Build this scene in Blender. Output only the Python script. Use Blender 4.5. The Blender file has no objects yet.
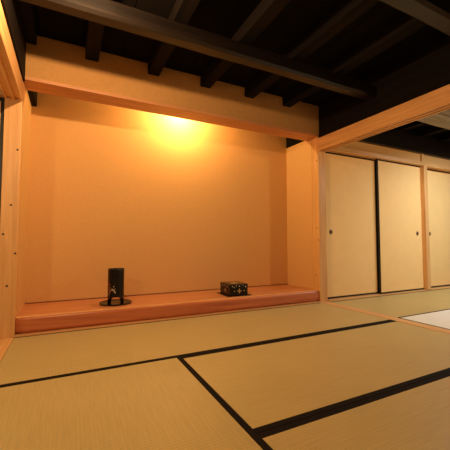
import bpy, bmesh, math, random
from mathutils import Vector, Matrix
random.seed(4)
S = bpy.context.scene
COL = S.collection

# ---------------------------------------------------------------- camera
cd = bpy.data.cameras.new('camera'); cam = bpy.data.objects.new('camera', cd); COL.objects.link(cam)
F, YAW, PIT = 314.6, 0.4628, 0.0524
cd.sensor_width = 36; cd.lens = F/450*36; cd.clip_start = 0.02
cam.location = (0.3284, -2.7357, 0.6869)
cam.rotation_euler = (math.pi/2+PIT, 0, -YAW)
S.camera = cam
# ---------------------------------------------------------------- world and exposure
w = bpy.data.worlds.new('world'); S.world = w; w.use_nodes = True
w.node_tree.nodes['Background'].inputs[0].default_value = (1, .8, .55, 1)
w.node_tree.nodes['Background'].inputs[1].default_value = 0.05
S.view_settings.view_transform = 'Standard'; S.view_settings.look = 'None'
S.view_settings.gamma = 1; S.view_settings.use_curve_mapping = False
S.view_settings.exposure = 0.12
# ---------------------------------------------------------------- lamps and fill lights
def area(name, loc, rot, sx, sy, power, col):
    l = bpy.data.lights.new(name, 'AREA'); l.shape = 'RECTANGLE'; l.size = sx; l.size_y = sy
    l.energy = power; l.color = col
    o = bpy.data.objects.new(name, l); o.location = loc; o.rotation_euler = rot; COL.objects.link(o); return o
def point(name, loc, power, col, rad):
    l = bpy.data.lights.new(name, 'POINT'); l.energy = power; l.color = col; l.shadow_soft_size = rad
    o = bpy.data.objects.new(name, l); o.location = loc; COL.objects.link(o); return o
ALC = (1.40, .39, 2.13)                                   # alcove lamp, high behind the lintel
point('alcove_light', ALC, 40.0, (1, .70, .27), .03)
point('room_light', (.36, -1.22, 2.015), 70, (1, .62, .30), .022)     # lamp hung just out of the frame, near the left opening
point('left_room_lamp', (-.62, -1.80, 1.5), 24, (1, .66, .34), .05)
point('side_room_warm_fill', (4.0, -2.35, 1.66), 40, (1, .66, .34), .08)  # unseen warm fill, added to brighten the post front and closet doors
area('side_room_cool_fill', (4.95, -1.25, 2.03), (0, math.radians(-8), 0), .9, .9, 36, (.88, .98, .98))  # unseen overhead panel, added to supply the right-hand room's cool light

# ---------------------------------------------------------------- materials
def nt(name):
    m = bpy.data.materials.new(name); m.use_nodes = True
    t = m.node_tree; return m, t, t.nodes['Principled BSDF']
def node(t, k, **kw):
    n = t.nodes.new(k)
    for a, v in kw.items(): setattr(n, a, v)
    return n
def ramp(t, stops):
    r = node(t, 'ShaderNodeValToRGB'); e = r.color_ramp.elements
    e[0].position, e[0].color = stops[0][0], (*stops[0][1], 1)
    e[1].position, e[1].color = stops[-1][0], (*stops[-1][1], 1)
    for p, c in stops[1:-1]:
        x = e.new(p); x.color = (*c, 1)
    return r
def wood(name, axis, dark, light, rough=.5, scale=1.0, bump=.1, gloss=.5):
    """grain stretched along one axis"""
    m, t, b = nt(name)
    tc = node(t, 'ShaderNodeTexCoord'); mp = node(t, 'ShaderNodeMapping')
    sc = [22*scale]*3; sc[axis] = 1.1*scale; mp.inputs['Scale'].default_value = sc
    n1 = node(t, 'ShaderNodeTexNoise'); n1.inputs['Scale'].default_value = 1.6; n1.inputs['Detail'].default_value = 6
    n1.inputs['Distortion'].default_value = .6
    info = node(t, 'ShaderNodeObjectInfo'); ad = node(t, 'ShaderNodeVectorMath', operation='ADD')
    sc2 = node(t, 'ShaderNodeMath', operation='MULTIPLY'); sc2.inputs[1].default_value = 37
    L = t.links.new
    L(info.outputs['Random'], sc2.inputs[0]); L(tc.outputs['Object'], ad.inputs[0]); L(sc2.outputs[0], ad.inputs[1])
    L(ad.outputs[0], mp.inputs[0]); L(mp.outputs[0], n1.inputs['Vector'])
    mid = tuple((a+c)/2 for a, c in zip(dark, light))
    r = ramp(t, [(.3, dark), (.5, mid), (.7, light)])
    L(n1.outputs[0], r.inputs[0]); L(r.outputs[0], b.inputs['Base Color'])
    b.inputs['Roughness'].default_value = rough; b.inputs['Specular IOR Level'].default_value = gloss
    bp = node(t, 'ShaderNodeBump'); bp.inputs['Strength'].default_value = bump; bp.inputs['Distance'].default_value = .004
    L(n1.outputs[0], bp.inputs['Height']); L(bp.outputs[0], b.inputs['Normal'])
    return m
def plain(name, c, rough=.6, noise=.06, nscale=30, spec=.5, metal=0, bump=0):
    m, t, b = nt(name); L = t.links.new
    tc = node(t, 'ShaderNodeTexCoord'); n = node(t, 'ShaderNodeTexNoise'); n.inputs['Scale'].default_value = nscale
    n.inputs['Detail'].default_value = 5
    L(tc.outputs['Object'], n.inputs['Vector'])
    r = ramp(t, [(.3, tuple(x*(1-noise) for x in c)), (.7, tuple(min(1, x*(1+noise)) for x in c))])
    L(n.outputs[0], r.inputs[0]); L(r.outputs[0], b.inputs['Base Color'])
    b.inputs['Roughness'].default_value = rough; b.inputs['Specular IOR Level'].default_value = spec; b.inputs['Metallic'].default_value = metal
    if bump:
        bp = node(t, 'ShaderNodeBump'); bp.inputs['Strength'].default_value = bump; bp.inputs['Distance'].default_value = .003
        L(n.outputs[0], bp.inputs['Height']); L(bp.outputs[0], b.inputs['Normal'])
    return m
def tatami(name, axis, c, rough=.42):
    """rush weave: fine ribs across the mat's long axis, streaks along it"""
    m, t, b = nt(name); L = t.links.new
    tc = node(t, 'ShaderNodeTexCoord')
    wv = node(t, 'ShaderNodeTexWave'); wv.wave_type = 'BANDS'; wv.bands_direction = 'XY'[axis]
    wv.inputs['Scale'].default_value = 21; wv.inputs['Distortion'].default_value = .3
    mp = node(t, 'ShaderNodeMapping'); s = [150, 150, 1]; s[axis] = 1.5 if False else 6; mp.inputs['Scale'].default_value = s
    n = node(t, 'ShaderNodeTexNoise'); n.inputs['Scale'].default_value = 1; n.inputs['Detail'].default_value = 3
    n2 = node(t, 'ShaderNodeTexNoise'); n2.inputs['Scale'].default_value = 2.2; n2.inputs['Detail'].default_value = 2
    L(tc.outputs['Object'], wv.inputs['Vector']); L(tc.outputs['Object'], mp.inputs[0]); L(mp.outputs[0], n.inputs['Vector'])
    L(tc.outputs['Object'], n2.inputs['Vector'])
    a = node(t, 'ShaderNodeMath', operation='MULTIPLY_ADD'); a.inputs[1].default_value = .22; L(wv.outputs['Fac'], a.inputs[0]); L(n.outputs[0], a.inputs[2])
    a2 = node(t, 'ShaderNodeMath', operation='MULTIPLY_ADD'); a2.inputs[1].default_value = .35; L(n2.outputs[0], a2.inputs[0]); L(a.outputs[0], a2.inputs[2])
    r = ramp(t, [(.45, tuple(x*.86 for x in c)), (1.05, tuple(x*1.12 for x in c))])
    L(a2.outputs[0], r.inputs[0]); L(r.outputs[0], b.inputs['Base Color'])
    b.inputs['Roughness'].default_value = rough; b.inputs['Specular IOR Level'].default_value = .6
    b.inputs['Sheen Weight'].default_value = .5; b.inputs['Sheen Roughness'].default_value = .4; b.inputs['Sheen Tint'].default_value = (1, .9, .6, 1)
    bp = node(t, 'ShaderNodeBump'); bp.inputs['Strength'].default_value = .25; bp.inputs['Distance'].default_value = .0015
    L(wv.outputs['Fac'], bp.inputs['Height']); L(bp.outputs[0], b.inputs['Normal'])
    return m
X, Y, Z = 0, 1, 2
PD, PL = (.62, .32, .12), (.82, .48, .20)
pine = [wood('pine_%s' % 'xyz'[a], a, PD, PL, .42) for a in range(3)]
DD, DL = (.003, .0018, .0012), (.011, .006, .0035)
dark = [wood('dark_beam_wood_%s' % 'xyz'[a], a, DD, DL, .42, .7, .25, .45) for a in range(3)]
dark[1] = wood('dark_joist_wood', 1, (.003, .002, .0015), (.009, .005, .003), .75, .7, .25, .12)  # darker, duller version of the beam wood for joists and side beams
darkb = wood('dark_ceiling_boards', Y, (.002, .0015, .001), (.005, .003, .002), .85, .6, .2, .1)
redwood_top = wood('alcove_board_wood', X, (.52, .19, .08), (.68, .28, .12), .38)
redwood = wood('alcove_log_wood', X, (.40, .10, .045), (.66, .22, .09), .32, .6)
lintelw = wood('lintel_wood', 0, (.46, .20, .08), (.60, .28, .12), .5)
strip_w = wood('pale_edge_wood', 0, (.74, .36, .14), (.86, .48, .20), .3)
greyw = wood('grey_brown_wood', X, (.16, .13, .10), (.34, .29, .23), .6, 1.2)  # lighter grey-brown wood for the right-hand room's cross beam
plaster = plain('ochre_plaster', (.72, .42, .17), .85, .03, 60, .2, bump=.1)
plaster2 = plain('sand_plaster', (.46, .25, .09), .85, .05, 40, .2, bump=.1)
roomwall = plain('room_plaster', (.60, .48, .32), .85, .05, 40, .2)
paper = plain('fusuma_paper', (.94, .63, .28), .7, .02, 8, .25)
black = plain('black_lacquer', (.004, .003, .003), .25, .1, 20, .35)
blackf = plain('black_frame', (.012, .008, .006), .4, .1, 20, .4)
rust = plain('rusty_nail', (.05, .014, .006), .6, .3, 90)
heri = plain('mat_border_cloth', (.012, .009, .008), .8, .2, 400, .08)
brass = plain('aged_brass', (.26, .15, .08), .4, .2, 60, .5, .7)
gold = plain('gold_paint', (.62, .42, .18), .4, .15, 90, .5, .3)
red = plain('red_paint', (.45, .05, .03), .5, .1, 90)
cream = plain('cream_paint', (.70, .60, .42), .5, .1, 90)
TC = (.47, .365, .145)
tat = [tatami('rush_mat_x', 0, TC), tatami('rush_mat_y', 1, TC)]
tat_glare = tatami('glare_rush_mat', 1, (.88, .95, 1.0), .4)  # ordinary rush mat, daylight glare painted into its near-white colour
bulb = nt('bulb_glow')[0]
b_ = bulb.node_tree.nodes['Principled BSDF']; b_.inputs['Emission Color'].default_value = (1, .75, .4, 1); b_.inputs['Emission Strength'].default_value = 6

# ---------------------------------------------------------------- geometry helpers
def link(name, me, mat, parent=None, loc=(0, 0, 0), rz=0):
    o = bpy.data.objects.new(name, me); COL.objects.link(o)
    if mat: me.materials.append(mat)
    o.location = loc; o.rotation_euler = (0, 0, rz)
    if parent: o.parent = parent
    return o
def to_mesh(bm, name, smooth=False):
    me = bpy.data.meshes.new(name); bmesh.ops.recalc_face_normals(bm, faces=bm.faces[:]); bm.to_mesh(me); bm.free()
    for p in me.polygons: p.use_smooth = smooth
    return me
def add_box(bm, x0, x1, y0, y1, z0, z1, bev=0):
    t = bmesh.new(); bmesh.ops.create_cube(t, size=1)
    for v in t.verts: v.co = Vector(((x0+x1)/2+v.co.x*(x1-x0), (y0+y1)/2+v.co.y*(y1-y0), (z0+z1)/2+v.co.z*(z1-z0)))
    if bev: bmesh.ops.bevel(t, geom=t.edges[:]+t.verts[:], offset=bev, segments=2, affect='EDGES', profile=.6)
    me = bpy.data.meshes.new('t'); t.to_mesh(me); t.free(); bm.from_mesh(me); bpy.data.meshes.remove(me)
def box(name, x0, x1, y0, y1, z0, z1, mat, bev=.002, parent=None, rel=True):
    """one box; origin at the middle of its base (or in the parent's frame)"""
    if parent is None:
        cx, cy = (x0+x1)/2, (y0+y1)/2
        bm = bmesh.new(); add_box(bm, x0-cx, x1-cx, y0-cy, y1-cy, 0, z1-z0, bev)
        return link(name, to_mesh(bm, name), mat, None, (cx, cy, z0))
    bm = bmesh.new(); add_box(bm, x0, x1, y0, y1, z0, z1, bev)
    o = link(name, to_mesh(bm, name), mat, parent)
    if rel: o.matrix_parent_inverse = Matrix.Translation(-Vector(parent.location))
    return o
def struct(o): o['kind'] = 'structure'; return o
def tag(o, label, cat, group=None):
    o['label'] = label; o['category'] = cat
    if group: o['group'] = group
    return o
def empty(name, loc, rz=0):
    o = bpy.data.objects.new(name, None); o.empty_display_size = .1; COL.objects.link(o); o.location = loc; o.rotation_euler = (0, 0, rz); return o
NT = [0]
def trim(*a, **k):
    NT[0] += 1; return struct(box('trim_%d' % NT[0], *a, **k))
def prism_mesh(name, prof, y0, y1, axis='Y', bev=0):
    """profile of (across, z) points extruded along an axis"""
    bm = bmesh.new(); A = []; B = []
    for a, z in prof:
        if axis == 'Y': A.append(bm.verts.new((a, y0, z))); B.append(bm.verts.new((a, y1, z)))
        else: A.append(bm.verts.new((y0, a, z))); B.append(bm.verts.new((y1, a, z)))
    bm.faces.new(A); bm.faces.new(B)
    n = len(A)
    for i in range(n): bm.faces.new((A[i], A[(i+1) % n], B[(i+1) % n], B[i]))
    return to_mesh(bm, name)

# ---------------------------------------------------------------- dimensions
XL, XR = 0.0, 2.90          # alcove opening
DEP = .592                  # alcove depth
TH = .134                   # alcove floor height
LH = 1.905                  # lintel underside
CE = 2.27                   # ceiling boards
PW = .11                    # post width

# floor under the mats, ceiling boards, outer walls
struct(box('floor', -2.6, 7.6, -4.1, .75, -.14, -.055, dark[0]))
cb = bmesh.new()
x = -2.6
while x < 7.6:
    add_box(cb, x+.003, x+.297, -4.1, .9, CE, CE+.02, .002); x += .30
add_box(cb, -2.6, 7.6, -4.1, .9, CE+.0201, CE+.04)
struct(link('ceiling', to_mesh(cb, 'ceiling'), darkb))
struct(box('wall_rear', -2.6, 7.6, -4.22, -4.1, -.14, 2.3, roomwall, 0))
struct(box('wall_right', 7.6, 7.7, -4.22, .75, -.14, 2.3, roomwall, 0))
struct(box('wall_left', -2.7, -2.6, -4.22, .75, -.14, 2.3, roomwall, 0))

# alcove shell
struct(box('wall_alcove_back', -.16, 3.06, DEP, DEP+.08, -.055, CE, plaster, 0))
sw = struct(box('wall_alcove_left', -.08, XL, PW+.0005, DEP, -.055, 1.93, plaster, 0))
struct(box('wall_alcove_right', XR, XR+.08, PW+.0005, DEP, -.055, 1.92, plaster, 0))
trim(-.10, XL+.044, .20, DEP, 1.93, CE, dark[1], bev=.006)          # dark beams above the alcove's side walls
trim(XR-.004, XR+.10, .20, DEP, 1.92, CE, dark[1], bev=.006)
# plaster above the lintel, the wooden lintel itself
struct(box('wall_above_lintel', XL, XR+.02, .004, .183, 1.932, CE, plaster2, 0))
trim(XL, XR+.005, -.001, .195, LH, 1.931, lintelw, bev=.003)
trim(XL, XR, DEP-.006, DEP-.0002, TH-.002, TH+.007, wood('dark_red_fillet', X, (.16, .04, .02), (.24, .07, .03), .6), bev=0)
# alcove floor board and rounded front log
trim(XL, XR, .0525, DEP, TH-.003, TH-.002, redwood_top, bev=0)
prof = []
x0, x1, z0, z1, r = .010, .082, .012, TH-.004, .022
for cx, cz, a0 in ((x1-.006, z1-.006, 0), (x0+r, z1-r, 90), (x0+r*1.2, z0+r*1.2, 180), (x1-.006, z0+.006, 270)):
    rr = .006 if cx > .05 else (r if a0 == 90 else r*1.2)
    for k in range(7):
        a = math.radians(a0+90*k/6); prof.append((cx+rr*math.cos(a), cz+rr*math.sin(a)))
lm = bmesh.new()
NS = 40; rings = []
for i in range(NS+1):
    u = i/NS; xx = XL+.001+(XR-XL+.006)*u
    wob = .0025*math.sin(u*9)+.0018*math.sin(u*23+1)
    end = min(u, 1-u)*NS
    sh = 1-.10*(max(0, 1-end))**2
    ring = []
    for (a, z) in prof:
        fa = (a-.043)*sh+.043; fz = (z-.072)*sh+.072
        if a < .05: fa += wob
        ring.append(lm.verts.new((xx, fa, fz)))
    rings.append(ring)
for i in range(NS):
    for j in range(len(prof)):
        k = (j+1) % len(prof); lm.faces.new((rings[i][j], rings[i][k], rings[i+1][k], rings[i+1][j]))
lm.faces.new(rings[0]); lm.faces.new(rings[-1])
NT[0] += 1
log = link('trim_%d' % NT[0], to_mesh(lm, 'log', True), redwood); struct(log)
trim(XL+.001, XR-.002, .022, .052, TH-.009, TH, strip_w, bev=.003)
trim(XL+.001, XR-.002, -.014, .075, -.05, .0115, strip_w, bev=.001)     # pale strip along the foot of the log

# main posts with their nails
def post(x0, x1, y0, y1, z1, nails):
    p = trim(x0, x1, y0, y1, -.05, z1, pine[2], bev=.004)
    for (px, py, pz, ax) in nails:
        bm = bmesh.new(); bmesh.ops.create_cone(bm, cap_ends=True, segments=12, radius1=.0078, radius2=.0065, depth=.003)
        rot = Matrix.Rotation(math.radians(90), 3, 'X') if ax == 'Y' else Matrix.Rotation(math.radians(-90), 3, 'Y')
        bmesh.ops.rotate(bm, verts=bm.verts, matrix=rot)
        o = link('nail', to_mesh(bm, 'nail', False), rust, p)
        o.location = (px-(x0+x1)/2, py-(y0+y1)/2, pz+.05)
    return p
post(-PW, XL, 0, PW, LH, [(-.02, -.001, 1.364, 'Y'), (-.048, -.001, .952, 'Y'), (-.089, -.001, .74, 'Y'), (-.056, -.001, .368, 'Y'), (-.012, -.001, .60, 'Y')])
post(XR, XR+PW, 0, PW, LH, [(XR-.001, .04, .843, 'X'), (XR-.001, .018, .704, 'X'), (XR-.001, .066, .301, 'X'), (XR-.001, .03, 1.627, 'X')])
# thin wooden cover strip behind the left post
# lintel tracks (grooved) and door sills on both sides of the room
def grooved(x0, x1, z0, z1, g):
    pr = [(x0, z0)]
    for a, b in g: pr += [(a, z0), (a, z0+.013), (b, z0+.013), (b, z0)]
    pr += [(x1, z0), (x1, z1), (x0, z1)]
    return pr
def gtrim(xs, y0, y1, z0, z1, g, mat, axis='Y'):
    NT[0] += 1
    o = link('trim_%d' % NT[0], prism_mesh('track', grooved(xs[0], xs[1], z0, z1, g), y0, y1, axis), mat); return struct(o)
gtrim((-PW, 0.0), -4.1, -.001, 1.735, 1.885, [(-.095, -.065), (-.045, -.015)], pine[1])
gtrim((XR, XR+PW), -4.1, -.001, 1.735, 1.883, [(XR+.016, XR+.044), (XR+.064, XR+.092)], pine[1])
trim(-PW, -.002, -4.1, -.003, -.05, .001, pine[1], bev=.001)
trim(XR-.015, XR+PW-.015, -4.1, -.003, -.05, .003, pine[1], bev=.001)
# dark upper beams over both tracks
trim(-PW-.01, .012, -4.1, .0, 1.886, CE, dark[1], bev=.003)
trim(XR+.012, XR+PW+.02, -4.1, -.004, 1.884, CE, dark[1], bev=.003)

# cross beams, rough-hewn
def beam_x(y0, y1, z0, z1, xa, xb, mat, wob=.006, seg=.18):
    global NT
    bm = bmesh.new(); n = int((xb-xa)/seg); rings = []
    rnd = random.Random(int(y0*100)+7)
    c = .018
    for i in range(n+1):
        xx = xa+(xb-xa)*i/n
        d = [rnd.uniform(-wob, wob)*.5 for _ in range(4)]
        Y0, Y1, Z0, Z1 = y0+d[0], y1+d[1], z0+d[2]*.6, z1
        pts = [(Y0+c, Z0), (Y1-c, Z0), (Y1, Z0+c), (Y1, Z1-c), (Y1-c, Z1), (Y0+c, Z1), (Y0, Z1-c), (Y0, Z0+c)]
        rings.append([bm.verts.new((xx, a, z)) for a, z in pts])
    for i in range(n):
        for j in range(8):
            k = (j+1) % 8; bm.faces.new((rings[i][j], rings[i][k], rings[i+1][k], rings[i+1][j]))
    bm.faces.new(rings[0]); bm.faces.new(rings[-1])
    NT[0] += 1
    return struct(link('trim_%d' % NT[0], to_mesh(bm, 'beam'), mat))
for (ya, yb) in ((-.775, -.665), (-1.70, -1.58), (-2.75, -2.63), (-3.7, -3.58)):
    beam_x(ya, yb, 2.05, 2.17, .013, XR+.011, dark[0])
beam_x(-.78, -.56, 2.05, 2.17, XR+PW+.021, 7.6, greyw)
beam_x(-1.95, -1.80, 2.05, 2.17, XR+PW+.021, 7.6, dark[0])
# ceiling joists
trim(.013, .080, -4.1, .003, 2.19, CE-.001, dark[1], bev=.004)
for x in (.470, .978, 1.480, 1.970, 2.450):
    trim(x-.05, x+.05, -4.1, .003, 2.172, CE-.001, dark[1], bev=.004)
x = 3.35
while x < 7.4:
    trim(x-.045, x+.045, -4.1, .02, 2.172, CE-.001, dark[1], bev=.004); x += .48

# ---------------------------------------------------------------- far wall of the right-hand room
FX = XR+PW
gtrim((-.035, .13), FX+.001, 7.6, 1.768, 1.818, [(.018, .042), (.062, .086)], pine[0], 'X')
trim(FX+.001, 7.6, .012, .12, 1.819, 1.945, plaster, bev=0)
trim(FX+.021, 7.6, -.035, .13, 1.946, CE, dark[0], bev=.004)
trim(FX+.001, 7.6, -.03, .13, -.05, .012, pine[0], bev=.001)
trim(4.842, 4.918, -.035, .13, .013, 1.767, pine[2], bev=.003)
trim(4.842, 4.885, -.012, .0115, 1.819, 1.945, pine[2], bev=.001)
struct(box('wall_closet_back', FX, 7.6, .66, .72, -.05, CE, roomwall, 0))
ND = [0]
def fusuma(x0, x1, yc, pull_x, z0=.016, z1=1.772, fr=.014, th=.022):
    ND[0] += 1
    root = struct(empty('door_%d' % ND[0], ((x0+x1)/2, yc, z0)))
    L = lambda nm, a, b, c, d, e, f, m, bev=.001: box(nm, a, b, c, d, e, f, m, bev, root)
    L('panel', x0+fr, x1-fr, yc-.008, yc+.008, z0+fr, z1-fr, paper)
    L('frame_stile', x0, x0+fr, yc-th/2, yc+th/2, z0, z1, blackf, .002)
    L('frame_stile', x1-fr, x1, yc-th/2, yc+th/2, z0, z1, blackf, .002)
    L('frame_rail', x0+fr+.0005, x1-fr-.0005, yc-th/2, yc+th/2, z0, z0+fr*1.2, blackf, .002)
    L('frame_rail', x0+fr+.0005, x1-fr-.0005, yc-th/2, yc+th/2, z1-fr*1.6, z1, blackf, .002)
    if pull_x is not None:
        bm = bmesh.new(); pts = [(0, -.0035), (.016, -.0035), (.020, -.006), (.027, -.006), (.030, -.002), (.030, 0)]
        n = 24; R_ = []
        for a in range(n):
            t = 2*math.pi*a/n; R_.append([bm.verts.new((r*math.cos(t)*.82, y, r*math.sin(t))) for r, y in pts[1:]])
        c = bm.verts.new((0, pts[0][1], 0))
        for a in range(n):
            b2 = (a+1) % n; bm.faces.new((c, R_[a][0], R_[b2][0]))
            for j in range(len(pts)-2): bm.faces.new((R_[a][j], R_[a][j+1], R_[b2][j+1], R_[b2][j]))
        o = link('door_pull', to_mesh(bm, 'pull', True), brass, root); o.location = (pull_x-(x0+x1)/2, -.0082, .80-z0)
        bm = bmesh.new(); bmesh.ops.create_cone(bm, cap_ends=True, segments=20, radius1=.014, radius2=.014, depth=.0012)
        bmesh.ops.rotate(bm, verts=bm.verts, matrix=Matrix.Rotation(math.radians(90), 3, 'X'))
        i_ = link('pull_inlay', to_mesh(bm, 'inlay'), blackf, o); i_.location = (0, -.0042, 0)
    return root
fusuma(3.02, 3.948, .074, 3.141)
fusuma(3.937, 4.862, .030, 4.733)
fusuma(4.880, 5.83, .074, 5.092)
fusuma(5.81, 6.76, .030, None)
fusuma(6.74, 7.59, .074, None)
# left side: the same kind of door beyond the left post, in a narrow bay
gtrim((-.02, .13), -2.6, -PW-.001, 1.745, 1.82, [(.018, .042), (.062, .086)], pine[0], 'X')
trim(-2.6, -PW-.011, -.005, .12, 1.821, CE, dark[0], bev=.002)
trim(-2.6, -PW-.001, -.03, .13, -.05, .012, pine[0], bev=.001)
fusuma(-1.12, -PW-.003, .030, -.99, z1=1.750, fr=.022)
fusuma(-2.1, -1.10, .074, None, z1=1.750, fr=.022)
struct(box('wall_left_bay_back', -2.6, -.17, .30, .36, -.05, CE, roomwall, 0))

# ---------------------------------------------------------------- mats
def mat_(x0, x1, y0, y1, axis, label, m=None, b=(.030, .030), group=None, seam=.0006):
    """axis 0: long side along x, cloth borders on the two long sides"""
    x0 += seam; x1 -= seam; y0 += seam; y1 -= seam
    cx, cy = (x0+x1)/2, (y0+y1)/2
    r = tag(empty('tatami_mat', (cx, cy, -.055)), label, 'tatami mat', group)
    if axis == 0:
        box('rush_surface', x0, x1, y0+b[0], y1-b[1], -.055, 0, m or tat[0], .001, r)
        box('cloth_border', x0, x1, y0, y0+b[0]-.0003, -.055, .0012, heri, .001, r)
        box('cloth_border', x0, x1, y1-b[1]+.0003, y1, -.055, .0012, heri, .001, r)
    else:
        box('rush_surface', x0+b[0], x1-b[1], y0, y1, -.055, 0, m or tat[1], .001, r)
        box('cloth_border', x0, x0+b[0]-.0003, y0, y1, -.055, .0012, heri, .001, r)
        box('cloth_border', x1-b[1]+.0003, x1, y0, y1, -.055, .0012, heri, .001, r)
    return r
A = .952; R0 = XR-.017
mat_(0, R0, -.905, -.014, 0, 'long tatami mat running along the foot of the alcove, first row', b=(.034, .011))
mat_(0, A, -2.72, -.906, 1, 'tatami mat laid lengthwise towards the viewer at the lower left', b=(.012, .030))
mat_(A, R0, -1.745, -.906, 0, 'tatami mat in the centre right, between the two dark cross bands', b=(.030, .030))
mat_(A, R0, -2.72, -1.746, 0, 'shadowed tatami mat at the bottom right corner, nearest the viewer', b=(.030, .030))
mat_(0, R0, -4.1, -2.722, 0, 'tatami mat behind the viewer along the rear wall')
SX = XR+PW-.014
mat_(SX, 5.0, -.865, -.032, 0, 'tatami mat under the sliding closet doors in the right-hand room', b=(.016, .010))
mat_(5.0, 7.6, -.865, -.032, 0, 'tatami mat at the far right end under the closet doors', b=(.016, .010))
mat_(SX, 4.10, -2.72, -.866, 1, 'tatami mat whitened by painted daylight glare, beyond the wooden sill in the right-hand room', tat_glare, b=(.026, .026))
mat_(4.10, 5.20, -2.72, -.866, 1, 'tatami mat right of the glare-whitened mat in the right-hand room')
mat_(5.20, 7.6, -2.72, -.866, 0, 'tatami mat in the right-hand room next to its outer wall')
mat_(SX, 7.6, -4.1, -2.722, 0, 'tatami mat below the window side of the right-hand room')
mat_(-2.6, -PW-.001, -2.0, -.032, 0, 'tatami mat in the left-hand room beyond the sill')
mat_(-2.6, -PW-.001, -4.1, -2.002, 0, 'tatami mat at the rear of the left-hand room')

# ---------------------------------------------------------------- things in the alcove
def lathe(name, pts, mat, parent=None, loc=(0, 0, 0), n=48, closed=False):
    bm = bmesh.new(); rings = []
    for r, z in pts: rings.append([bm.verts.new((r*math.cos(2*math.pi*i/n), r*math.sin(2*math.pi*i/n), z)) for i in range(n)])
    for a, b in zip(rings, rings[1:]):
        for i in range(n):
            j = (i+1) % n; bm.faces.new((a[i], a[j], b[j], b[i]))
    if not closed: bm.faces.new(rings[0]); bm.faces.new(rings[-1])
    else:
        a, b = rings[-1], rings[0]
        for i in range(n):
            j = (i+1) % n; bm.faces.new((a[i], a[j], b[j], b[i]))
    me = to_mesh(bm, name, True)
    return link(name, me, mat, parent, loc)
CX, CY = .726, .262
tr = lathe('round_tray', [(.105, 0), (.128, .003), (.138, .009), (.140, .012), (.138, .0135), (.132, .012), (.118, .007), (.10, .006)], black, None, (CX, CY, TH-.0019), 64)
tag(tr, 'round flat black lacquer tray lying on the alcove floor under the cylinder', 'tray')
cyl = tag(empty('cylinder_vase', (CX, CY, TH+.0045)), 'tall black lacquered cylinder with painted flowers standing on a round tray', 'vase')
R1, T1, H1, LG = .070, .006, .305, .058
def cyl_shell():
    """tube whose lower rim is cut into feet with two arched gaps"""
    n = 96; bm = bmesh.new()
    def zb(i):
        a = (i/n*2+.0417) % 1.0
        d = abs(a-.5)/.5
        return 0 if d > .44 else LG*(1-(d/.44)**6)
    P = []
    for i in range(n):
        t = 2*math.pi*i/n; c, s = math.cos(t), math.sin(t); z0 = zb(i)
        z = [z0]+[LG+.004+(H1-LG-.008)*k/5 for k in range(6)]
        out = [bm.verts.new((R1*c, R1*s, q)) for q in z]
        out.append(bm.verts.new(((R1-.0015)*c, (R1-.0015)*s, H1)))
        out.append(bm.verts.new(((R1-T1+.0015)*c, (R1-T1+.0015)*s, H1)))
        out += [bm.verts.new(((R1-T1)*c, (R1-T1)*s, q)) for q in reversed(z)]
        P.append(out)
    m = len(P[0])
    for i in range(n):
        j = (i+1) % n
        for k in range(m): bm.faces.new((P[i][k], P[j][k], P[j][(k+1) % m], P[i][(k+1) % m]))
    return to_mesh(bm, 'cylinder_body', True)
link('body', cyl_shell(), black, cyl)
lathe('inner_floor', [(.0, LG+.002), (R1-T1-.0005, LG+.002), (R1-T1-.0005, LG+.008), (.0, LG+.008)], black, cyl) if False else None
fl = bmesh.new(); bmesh.ops.create_cone(fl, cap_ends=True, segments=48, radius1=R1-T1-.0006, radius2=R1-T1-.0006, depth=.006)
o = link('inner_floor', to_mesh(fl, 'inner_floor'), black, cyl); o.location = (0, 0, LG+.006)
lathe('rim_band', [(R1+.0004, H1-.010), (R1+.0014, H1-.008), (R1+.0014, H1-.004), (R1+.0004, H1-.002)], blackf, cyl, closed=True)
def petal_on_cyl(cells, mat, name):
    """small painted marks hugging the cylinder: (angle in degrees, z, radius, squash, tilt)"""
    bm = bmesh.new()
    for ang, z, r, sq, tl in cells:
        n = 12; vs = []; t0 = math.radians(ang)
        for i in range(n):
            a = 2*math.pi*i/n; u, v = r*math.cos(a), r*sq*math.sin(a)
            uu = u*math.cos(tl)-v*math.sin(tl); vv = u*math.sin(tl)+v*math.cos(tl)
            t = t0+uu/R1; vs.append(bm.verts.new(((R1+.0006)*math.cos(t), (R1+.0006)*math.sin(t), z+vv)))
        f = bm.faces.new(vs)
    ret = bmesh.ops.solidify(bm, geom=bm.faces[:], thickness=.0004)
    return link(name, to_mesh(bm, name, True), mat, cyl)
vd = -100   # the side turned to the viewer
L5 = lambda ang, z, r, n=5, rr=.006: [(ang+math.degrees(r*math.cos(2*math.pi*k/n)/R1), z+r*math.sin(2*math.pi*k/n), rr, .6, 2*math.pi*k/n) for k in range(n)]
petal_on_cyl(L5(vd-52, .165, .010)+L5(vd-48, .118, .010)+[(vd-60, .19, .006, .5, .5)], red, 'red_flowers')
petal_on_cyl([(vd-14, .118, .017, .35, -.5), (vd-6, .104, .015, .35, -.9), (vd-22, .128, .011, .35, .2), (vd-12, .152, .009, .35, .8), (vd-4, .130, .008, .3, 1.2)], cream, 'pale_leaves')
petal_on_cyl([(vd-50, .085, .012, .35, 1.2), (vd-42, .140, .009, .35, .8), (vd-46, .10, .008, .4, .4), (vd-38, .112, .009, .35, -.4), (vd-30, .122, .009, .3, -.2)], gold, 'gold_leaves')

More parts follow.
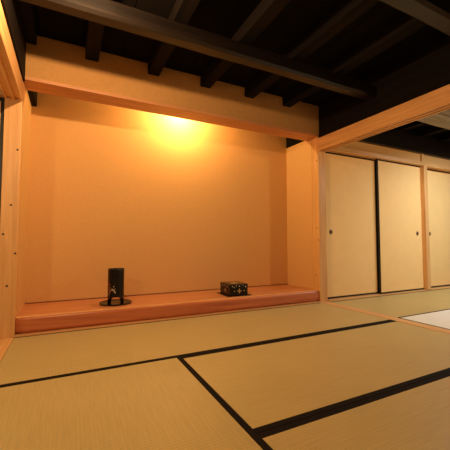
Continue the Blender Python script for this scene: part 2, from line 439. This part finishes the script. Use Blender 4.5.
# lacquer box on its thin base plate
BR = math.radians(-1.5)
bl = (1.905, .218)
base = tag(link('base_plate', None or (lambda b: (add_box(b, -.130, .140, -.132, .150, 0, .007, .002), to_mesh(b, 'plate'))[1])(bmesh.new()), black, None, (bl[0], bl[1], TH-.0019), BR),
           'thin square black lacquer plate under the decorated box', 'tray')
bx = tag(empty('lacquer_box', (bl[0], bl[1], TH+.0053), BR), 'square black lacquer box with gold flower crests on the alcove floor', 'box')
W2, D2 = .104, .120
def part(nm, x0, x1, y0, y1, z0, z1, m, bev, par):
    b = bmesh.new(); add_box(b, x0, x1, y0, y1, z0, z1, bev); return link(nm, to_mesh(b, nm), m, par)
part('box_body', -W2+.002, W2-.002, -D2+.002, D2-.002, 0, .068, black, .003, bx)
lid = part('lid', -W2, W2, -D2, D2, .069, .112, black, .006, bx)
def flat_marks(marks, face, mat, name, par):
    """marks: (u, z, radius, petals); face 'F' front, 'L' left, 'T' top"""
    bm = bmesh.new()
    def P(u, v, h):
        if face == 'F': return (u, -D2-.0003-h, v)
        if face == 'L': return (-W2-.0003-h, -u, v)
        return (u, v, .1123+h)
    for u, v, r, n in marks:
        if n == 0: shapes = [(u, v, r, 1, 0)]
        else:
            shapes = [(u+r*.62*math.cos(2*math.pi*k/n), v+r*.62*math.sin(2*math.pi*k/n), r*.42, .55, 2*math.pi*k/n) for k in range(n)]+[(u, v, r*.2, 1, 0)]
        for (a, b, rr, sq, tl) in shapes:
            vs = []; vb = []
            for i in range(10):
                t = 2*math.pi*i/10; x_, y_ = rr*math.cos(t), rr*sq*math.sin(t)
                xx = a+x_*math.cos(tl)-y_*math.sin(tl); yy = b+x_*math.sin(tl)+y_*math.cos(tl)
                vs.append(bm.verts.new(P(xx, yy, .0005))); vb.append(bm.verts.new(P(xx, yy, 0)))
            bm.faces.new(vs); bm.faces.new(vb)
            for i in range(10): bm.faces.new((vs[i], vs[(i+1) % 10], vb[(i+1) % 10], vb[i]))
    return link(name, to_mesh(bm, name), mat, par)
flat_marks([(.005, .044, .024, 4)], 'F', gold, 'front_crest', bx)
for q in ((.060, .044, .006, 0), (-.050, .044, .006, 0)): flat_marks([q], 'F', gold, 'gold_dot', bx)
flat_marks([(.012, .046, .022, 4)], 'L', gold, 'side_crest', bx)
for q in ((-.075, .092, .005, 0), (-.03, .097, .005, 0), (.005, .092, .006, 0), (.077, .086, .007, 0), (.045, .099, .004, 0), (-.055, .083, .005, 0)):
    flat_marks([q], 'F', cream, 'cream_speck', lid)
for q in ((-.06, .088, .005, 0), (.0, .094, .005, 0), (.055, .086, .005, 0)): flat_marks([q], 'L', cream, 'cream_speck', lid)
flat_marks([(0, 0, .05, 6)], 'T', gold, 'lid_top_crest', lid)
for q in ((.05, .06), (-.05, .06), (.05, -.06), (-.05, -.06)): flat_marks([(q[0], q[1], .014, 4)], 'T', gold, 'lid_corner_crest', lid)

# small lamp body high behind the lintel
trim(ALC[0]-.02, ALC[0]+.02, ALC[1]-.02, ALC[1]+.02, ALC[2]+.055, CE-.001, blackf, bev=.003)
